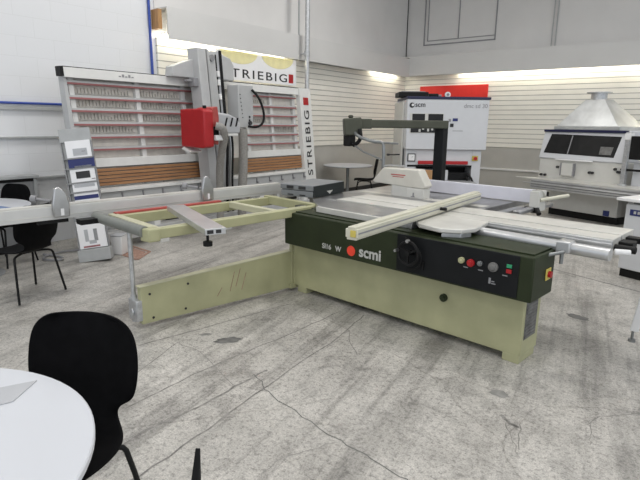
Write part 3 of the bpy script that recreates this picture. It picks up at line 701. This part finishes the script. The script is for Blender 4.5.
chair('black shell chair standing behind the saw\'s long fence with all four legs in view', (-4.93, 1.98, 0), R(-75))
chair('black shell chair at the far side of the small left table, only its back showing', (-6.27, 2.33, 0), R(19))
chair('small distant black chair beside the white table in the corner by the sander', (-5.86, 9.18, 0), R(-56))

def make_table(label, loc, r, disc=True):
    t = thing('round_table', label, 'table', loc, 0, 'round white tables')
    part('tabletop', 'white_lam', t, lambda m: m.lathe([(r-.012, .705), (r, .710), (r, .726), (r-.004, .730)], n=80))
    part('edge_band', 'ink', t, lambda m: m.lathe([(r-.02, .698), (r-.006, .700), (r-.006, .7065), (r-.02, .706)], n=80))
    part('column', 'steel_dark', t, lambda m: m.cyl((0, 0, .03), (0, 0, .70), .035, n=24))
    part('base_plate', 'mid_grey', t, lambda m: m.lathe([(r*.5, 0), (r*.5, .008), (r*.46, .018), (.05, .03)], n=48))
    return t
make_table('large round white table cut off at the front edge of the photo', (-1.624, .131, 0), .615)
make_table('round white table by the left wall with a blue leaflet on it', (-6.035, 1.892, 0), .62)
make_table('small distant round white table below the slat panels', (-6.35, 9.27, 0), .53)
# leaflets
lv = [(-2.05, .575), (-1.735, .66), (-1.56, .70), (-1.72, .63), (-1.79, .53), (-2.05, .40)]
t = MB(); t.prism([(-1.798, .558, .7305), (-1.738, .692, .7305), (-1.658, .583, .7305), (-1.679, .514, .7305)], (0, 0, .003))
tag(t.build('leaflet', 'paper_grey'), 'grey paper leaflet lying on the large front table', 'leaflet')
t = MB(); t.prism([(-6.0, 2.12, .7305), (-5.60, 2.185, .7305), (-5.50, 2.03, .7305), (-5.55, 1.90, .7305)], (0, 0, .004))
tag(t.build('leaflet', 'leaflet_blue'), 'dark blue leaflet lying on the round table by the left wall', 'leaflet')

# black tapered upright cut off by the bottom edge
def f(m):
    top = Vector((-1.335, 1.039, .45)); bot = Vector((-1.235, .93, .36))
t = MB(); t.hexa([(-1.235, .83, 0), (-1.155, .86, 0), (-1.16, .90, 0), (-1.24, .88, 0), (-1.343, 1.034, .455), (-1.329, 1.044, .455), (-1.331, 1.048, .455), (-1.345, 1.038, .455)])
tag(t.build('tapered_post', 'black', bevel=.002), 'black tapered post tip rising from the bottom edge beside the front chair', 'post')

# desk along the left wall
t = thing('work_desk', 'grey steel desk against the left wall behind the round table', 'desk', (-6.80, 1.5, 0))
part('desktop', 'grey_paint', t, lambda m: m.box(-.09, .14, -2.4, 1.46, .90, .935), .004)
part('cabinet', 'mid_grey', t, lambda m: m.box(-.09, .10, -2.3, 1.40, .06, .865), .004)
part('shadow_gap', 'black', t, lambda m: m.box(-.09, .11, -2.35, 1.40, .862, .90))
part('end_panel', 'grey_paint', t, lambda m: m.box(-.09, .12, 1.40, 1.44, 0, .90), .003)

# leaflet stand with its leaflets (a leaning board)
base_p = Vector((-5.64, 3.06, 0)); nx = Vector((.80, -.60, 0)).normalized(); wx = Vector((.60, .80, 0))
rzs = math.atan2(wx.y, wx.x)
tilt = R(-8)
St = thing('leaflet_stand', 'grey metal leaflet stand leaning back beside the panel saw', 'display stand', base_p, rzs)
St.rotation_euler = (tilt, R(-6), rzs)
W2 = .155
part('back_board', 'grey_paint', St, lambda m: m.box(-W2, W2, .0, .03, .02, 1.52), .004)
part('header', 'grey_paint', St, lambda m: m.box(-W2-.012, W2+.012, -.02, .03, 1.38, 1.53), .004)
for x in (-W2-.012, W2): part('side_rail', 'mid_grey', St, lambda m: m.box(x, x+.012, -.03, .035, .02, 1.38), .002)
part('foot_box', 'grey_paint', St, lambda m: m.box(-W2-.02, W2+.02, -.10, .14, .0, .14), .005)
SHZ = (1.195, 1.08, .915, .805, .685)
for z in SHZ: part('shelf_lip', 'mid_grey', St, lambda m: m.box(-W2, W2, -.045, 0, z-.012, z), .001)
Sm = Matrix.LocRotScale(base_p, St.rotation_euler, None)
def on_stand(o): o.location = base_p; o.rotation_euler = St.rotation_euler; return o
def leaf(label, z0, z1, bands, x0=-.115, x1=.15):
    t = on_stand(thing('brochure', label, 'brochure', group='brochures on the leaflet stand'))
    part('cover', 'paper', t, lambda m: m.box(x0, x1, -.035, -.027, z0, z1))
    for (a, b_, c, d, k) in bands:
        part('print', k, t, lambda m: m.box(x0+a, x0+b_, -.0375, -.035, z0+c, z0+d))
leaf('white brochure with a small grey picture in the top row of the stand', 1.20, 1.39, [(.07, .22, .02, .10, 'paper_grey'), (.16, .20, .06, .07, 'ink_grey')])
leaf('navy covered brochure in the second row of the stand', 1.085, 1.195, [(.0, .28, .0, .11, 'dark_blue'), (.06, .24, .0, .02, 'paper_grey')])
leaf('white brochure with a dark photo in the third row of the stand', .92, 1.08, [(.06, .21, .04, .12, 'ink'), (.22, .26, .02, .03, 'ink_grey')])
leaf('white brochure with a row of grey pictures in the fourth row of the stand', .81, .915, [(.02, .24, .05, .085, 'paper_grey')])
leaf('white brochure with a navy band in the lowest row of the stand', .69, .805, [(.0, .26, .03, .075, 'dark_blue')])
leaf('large white sheet with a grey drawing at the foot of the stand', 0.15, .47, [(.07, .11, .08, .22, 'paper_grey'), (.11, .19, .05, .09, 'paper_grey'), (.17, .21, .08, .22, 'mid_grey'), (.04, .22, .01, .03, 'rail_red')], -.15, .15)
t = thing('waste_bin', 'small white bin on the floor behind the leaflet stand', 'bin', (-5.70, 3.40, .004), R(30))
part('body', 'white', t, lambda m: m.box(-.07, .07, -.08, .08, 0, .23), .01)
part('lid', 'paper_grey', t, lambda m: m.box(-.075, .075, -.085, .085, .23, .242), .004)
# red-brown worn mat outline on the floor
t = MB()
for (a, b_) in (((-6.0, 3.40), (-6.1, 3.72)), ((-6.1, 3.72), (-5.50, 3.68)), ((-5.50, 3.68), (-5.28, 3.36)), ((-5.28, 3.36), (-6.0, 3.40))):
    t.bar((*a, .004), (*b_, .004), .035, .006)
t.prism([(-5.95, 3.43, .001), (-5.33, 3.40, .001), (-5.52, 3.64, .001), (-6.05, 3.68, .001)], (0, 0, .003))
tag(t.build('floor_mat', 'rust'), 'flat worn reddish mat on the floor beside the leaflet stand', 'mat')
t = MB(); t.tube([(-6.3, 2.75, .02), (-6.0, 2.85, .02), (-5.86, 2.75, .02), (-6.1, 2.6, .02), (-6.3, 2.9, .02), (-6.1, 3.3, .02)], .013, 8, smooth=3)
tag(t.build('floor_cable', 'ink_grey'), 'loose dark cable looped on the floor by the leaflet stand', 'cable')

# ------------------------------------------------------------------ the wide belt sander
W = thing('belt_sander', 'tall white wide belt sander with red bar against the back wall', 'sander', (-3.89, 8.73, 0), math.atan2(.607, .794))
part('lower_body', 'sander_white', W, lambda m: (m.box(-.69, -.50, .05, 1.3, 0, 1.16), m.box(.50, .66, .05, 1.3, 0, 1.16), m.box(-.5, .5, .05, 1.3, .88, 1.16), m.box(-.5, .5, .6, 1.3, 0, .9), m.box(-.5, .5, .12, 1.3, 0, .56), m.box(-.5, .06, .25, .62, .62, .80), m.box(.06, .5, .30, .62, .62, .70)), .006)
uh = part('upper_hood', 'sander_white', W, lambda m: m.box(-.715, .715, -.02, 1.35, 1.165, 2.03), .012)
part('side_cover', 'beige_white', W, lambda m: m.box(-.75, -.715, .25, 1.32, .0, 2.0), .008)
part('blue_top_edge', 'navy', uh, lambda m: m.box(-.72, .735, -.03, 1.2, 2.03, 2.075), .004)
part('window_surround', 'beige_white', uh, lambda m: m.box(-.66, -.07, -.026, -.02, 1.45, 1.79), .003)
for a, b_, c, d in ((-.62, -.40, 1.62, 1.78), (-.34, -.08, 1.62, 1.78), (-.64, -.08, 1.46, 1.585)):
    part('window', 'glass', uh, lambda m: m.box(a, b_, -.032, -.02, c, d))
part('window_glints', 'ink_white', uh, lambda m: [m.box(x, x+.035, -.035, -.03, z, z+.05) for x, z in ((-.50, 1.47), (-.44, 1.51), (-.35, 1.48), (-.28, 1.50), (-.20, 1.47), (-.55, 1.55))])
part('maker_lettering', None, uh, lambda m: m.text('scm', .115, Mt((-.58, -.022, 1.90), FX, FZ), 'ink', bold=.002).cyl((-.635, -.02, 1.925), (-.635, -.024, 1.925), .045, n=20, k='ink').cyl((-.62, -.02, 1.93), (-.62, -.026, 1.93), .022, n=16, k='white'))
part('model_lettering', None, uh, lambda m: m.text('dmc sd 30', .10, Mt((.27, -.022, 1.89), FX, FZ), 'ink_grey'))
part('small_labels', None, uh, lambda m: (m.box(.09, .18, -.024, -.02, 1.66, 1.71, 'dark_blue'), m.box(.02, .06, -.024, -.02, 1.65, 1.70, 'ink_grey'), m.box(.05, .11, -.028, -.02, 1.56, 1.62, 'ink'), m.box(.10, .28, -.022, -.02, 1.49, 1.50, 'ink_grey')))
part('gauge', None, W, lambda m: (m.box(-.66, -.52, .03, .05, .95, 1.09, 'ink'), m.box(-.645, -.535, .02, .03, .965, 1.075, 'white'), m.bar((-.59, .018, 1.02), (-.56, .018, 1.045), .006, .004, 'ink')), .003)
part('stop_switch', None, W, lambda m: (m.box(.50, .60, .03, .05, .97, 1.06, 'yellow'), m.cyl((.55, .03, 1.015), (.55, -.01, 1.015), .03, k='red')))
part('red_bar', 'red', W, lambda m: m.box(-.47, .42, .0, .05, .905, .965), .006, label='long red safety bar')
part('feed_mouth', 'black', W, lambda m: (m.box(-.66, .50, .045, .06, .855, .89), m.box(-.49, .49, .45, .60, .70, .86), m.box(.08, .45, .04, .12, .63, .76)))
part('feed_table', 'mid_grey', W, lambda m: (m.box(-.5, .5, -.35, .62, .58, .62), m.box(-.66, -.52, .02, .05, .60, .67)), .005)
part('feed_cover', 'sander_white', W, lambda m: m.box(-.30, .08, .02, .09, .60, .80), .005)
part('side_hoses', 'black', W, lambda m: (m.tube([(.42, .0, .74), (.50, -.03, .66), (.54, -.05, .50), (.56, -.05, .2), (.60, -.04, .02)], .02, 8, smooth=2), m.tube([(.40, .0, .70), (.44, -.03, .55), (.45, -.05, .3), (.47, -.05, .03)], .018, 8, smooth=2)))
part('side_handle', 'ink', W, lambda m: (m.cyl((-.78, .22, 1.06), (-.98, .12, 1.06), .012), m.cyl((-.98, .12, 1.06), (-1.02, .10, 1.06), .02)))
t = thing('equipment_tray', 'low black tray lying on top of the white sander', 'tray', W.matrix_basis @ Vector((-.55, .5, 2.075)), math.atan2(.607, .794))
part('body', 'black', t, lambda m: m.box(-.28, .25, -.25, .25, 0, .09), .012)
part('lid', 'ink_grey', t, lambda m: m.box(-.22, .20, -.2, .2, .09, .105), .004)
t = thing('spray_bottle', 'small black bottle lying on top of the sander in front of the red board', 'bottle', W.matrix_basis @ Vector((-.18, .35, 2.075)), math.atan2(.607, .794))
part('body', 'black', t, lambda m: m.cyl((-.10, 0, .035), (.07, 0, .035), .035, n=16))
part('cap', 'ink_grey', t, lambda m: m.cyl((.07, 0, .035), (.13, 0, .035), .018, n=12))
t = thing('tape_roll', 'small white tape roll standing on top of the sander', 'tape', W.matrix_basis @ Vector((.05, .3, 2.075)), math.atan2(.607, .794))
part('roll', 'white', t, lambda m: m.cyl((0, -.02, .05), (0, .02, .05), .05, n=20)); part('core', 'ink_grey', t, lambda m: m.cyl((0, -.022, .05), (0, .022, .05), .025, n=16))

t = thing('cardboard_box', 'small brown cardboard box on the sander feed table behind the saw guard', 'box', W.matrix_basis @ Vector((-.36, -.16, .621)), math.atan2(.607, .794))
part('carton', 'ply', t, lambda m: m.box(-.12, .12, -.12, .12, 0, .19), .004)
part('flap', 'ply', t, lambda m: m.box(-.12, .0, -.122, .12, .19, .195))

# ------------------------------------------------------------------ the edge bander
B = thing('edge_bander', 'white edge banding machine with dark window and steel extraction hood', 'edge bander', (-2.234, 10.036, 0), -math.atan2(.363, .932))
part('lower_cabinet', 'beige_white', B, lambda m: (m.box(-.20, 1.08, .02, .9, .12, .64), m.box(-.45, 1.08, .0, .9, .64, 1.02)), .01)
part('plinth', 'black', B, lambda m: m.box(-.20, 1.08, .06, .85, 0, .12))
def f(m):
    m.prism([(-.47, -.02, 1.02), (-.47, .10, 1.54), (-.47, .9, 1.54), (-.47, .9, 1.02)], (1.55, 0, 0))
vis = part('visor', 'sander_white', B, f, .015)
def vy(z): return -.02 + .12*(z-1.02)/.52
def vpoly(m, P, d, k=None): m.prism([(x, vy(z)-d, z) for x, z in P], (0, .01+d, 0), k)
part('window', 'glass', vis, lambda m: vpoly(m, [(-.39, 1.12), (.92, 1.10), (.97, 1.44), (-.31, 1.46)], .004))
part('window_bar', 'ink_grey', vis, lambda m: vpoly(m, [(.08, 1.12), (.10, 1.12), (.12, 1.44), (.10, 1.44)], .006))
part('inner_panel', 'stain', vis, lambda m: vpoly(m, [(.66, 1.14), (.86, 1.14), (.88, 1.27), (.66, 1.27)], .006))
part('navy_top_edge', 'navy', vis, lambda m: m.box(-.47, 1.06, .06, .14, 1.495, 1.54), .006)
part('visor_handle', 'white', vis, lambda m: m.box(-.10, .60, -.07, -.03, 1.005, 1.03), .008)
part('front_box', 'beige_white', B, lambda m: m.box(.04, .26, -.06, .0, .74, .96), .006)
for x in (.02, .26):
    part('box_edge', 'ink_grey', B, lambda m: m.box(x, x+.018, -.065, 0, .74, .96))
for x, z in ((-.06, .88), (.13, .90), (.55, .83), (.60, .83), (.98, .92), (-.38, .72), (-.30, .72)):
    part('knob', 'ink', B, lambda m: m.cyl((x, 0, z), (x, -.04, z), .022, n=12))
hood = part('extraction_hood', 'hood_steel', B, lambda m: (m.hexa([(-.27, .12, 1.60), (.86, .12, 1.60), (.86, .9, 1.60), (-.27, .9, 1.60), (.07, .38, 2.06), (.42, .38, 2.06), (.42, .64, 2.06), (.07, .64, 2.06)]), m.box(-.30, .90, .10, .92, 1.54, 1.60)), .006)
part('hood_collar', 'galv', hood, lambda m: (m.cyl((.24, .5, 2.05), (.24, .5, 2.18), .13, n=28), m.cyl((.24, .5, 2.17), (.24, .5, 2.185), .20, n=32)))
part('side_fins', 'ink', vis, lambda m: (m.box(1.083, 1.10, .05, .3, 1.15, 1.45), m.box(1.02, 1.08, -.05, .02, .86, .90)))
fb = part('feed_beam', 'alu', B, lambda m: (m.box(-.30, 2.1, -.42, .0, .50, .66), m.box(-.45, 2.1, -.44, -.40, .585, .60)), .006)
part('beam_top', 'alu_white', fb, lambda m: m.prism([(-.62, -.42, .66), (2.1, -.42, .66), (2.1, .0, .66), (.0, .0, .66)], (0, 0, .02)), .002)
part('beam_grooves', 'steel_dark', fb, lambda m: [m.box(-.28, 2.1, -.424, -.418, z, z+.012) for z in (.53, .57, .62)])
for x, w_ in ((-.19, .07), (.86, .10)):
    part('navy_badge', 'dark_blue', B, lambda m: m.box(x, x+w_, .005, .02, .13, .22))
cp = part('panel_column', 'galv', B, lambda m: (m.box(1.13, 1.20, -.12, -.04, .62, 1.52), m.cyl((1.16, -.08, .66), (1.16, -.08, .70), .07)), .006)
part('control_screen', 'black', cp, lambda m: (m.box(1.24, 1.62, -.16, -.08, 1.1, 1.46), m.cyl((1.1, -.08, .93), (1.6, -.08, .93), .018)), .01)
part('white_outfeed_cover', 'sander_white', B, lambda m: m.box(1.25, 2.2, .0, .85, .1, 1.05), .01)
part('top_bracket', 'white', cp, lambda m: m.box(1.12, 1.22, -.13, -.03, 1.40, 1.50), .005)

# white cabinet nearer on the right with a blue plate
t = thing('white_cabinet', 'white machine cabinet with a small blue plate at the right edge', 'cabinet', (-.72, 6.34, 0), -math.atan2(.363, .932))
part('body', 'sander_white', t, lambda m: m.box(0, 1.0, 0, .7, .09, .80), .008)
part('plinth', 'black', t, lambda m: m.box(.02, .98, .02, .68, 0, .09))
part('top_rail', 'white', t, lambda m: m.box(-.08, 1.02, -.06, .72, .83, .86), .004)
part('top_neck', 'mid_grey', t, lambda m: m.box(.05, .95, .05, .65, .80, .83))
nb = part('name_plate', 'dark_blue', t, lambda m: m.box(.05, .26, -.004, .0, .68, .745), .001)
part('plate_marks', 'ink_white', nb, lambda m: [m.box(.09+q*.04, .115+q*.04, -.006, -.004, .70, .73) for q in range(4)])
# white splayed machine leg
t = thing('machine_leg_stand', 'white splayed steel leg with levelling foot at the right edge', 'machine stand', (-.343, 4.375, 0))
def f(m):
    a = Vector((.0, 0, .07)); b_ = Vector((.20, .05, .80))
    m.hexa([(-.012, -.03, .09), (.045, -.03, .09), (.045, .03, .09), (-.012, .03, .09), (.075, -.03, .82), (.19, -.03, .82), (.19, .03, .82), (.075, .03, .82)])
lg = part('leg', 'white', t, f, .006)
part('levelling_foot', 'steel_dark', lg, lambda m: (m.cyl((.01, 0, .02), (.01, 0, .10), .010, n=12), m.cyl((.01, 0, 0), (.01, 0, .02), .026, n=16)))
part('top_rail', 'white', t, lambda m: m.box(.14, 1.3, -.04, .12, .82, .90), .006)
part('far_leg', 'white', t, lambda m: m.box(1.2, 1.27, 0, .08, 0, .82), .006)

# ------------------------------------------------------------------ light
def area(name, loc, sx, sy_, power, col=(1, .98, .95), rot=(0, 0, 0)):
    l = bpy.data.lights.new(name, 'AREA'); l.shape = 'RECTANGLE'; l.size = sx; l.size_y = sy_; l.energy = power; l.color = col
    o = bpy.data.objects.new(name, l); COL.objects.link(o); o.location = loc; o.rotation_euler = rot
    return o
LIGHTS = [(-5.0, 1.0), (-1.0, 1.0), (-5.0, 4.6), (-1.2, 4.6), (2.8, 2.6), (-4.6, 8.2), (-.6, 8.2), (3.4, 7.2), (-1.0, -2.6), (3.0, -2.)]
for i, (x, y) in enumerate(LIGHTS):
    area('ceiling_lamp', (x, y, CZ-.12), 1.3, .5, 56)
w = bpy.data.worlds.new('world'); sc.world = w; w.use_nodes = True
w.node_tree.nodes['Background'].inputs['Color'].default_value = (.86, .92, 1, 1); w.node_tree.nodes['Background'].inputs['Strength'].default_value = 1.15
vs = sc.view_settings; vs.view_transform = 'Standard'; vs.look = 'None'; vs.gamma = 1; vs.use_curve_mapping = False; vs.exposure = -.08
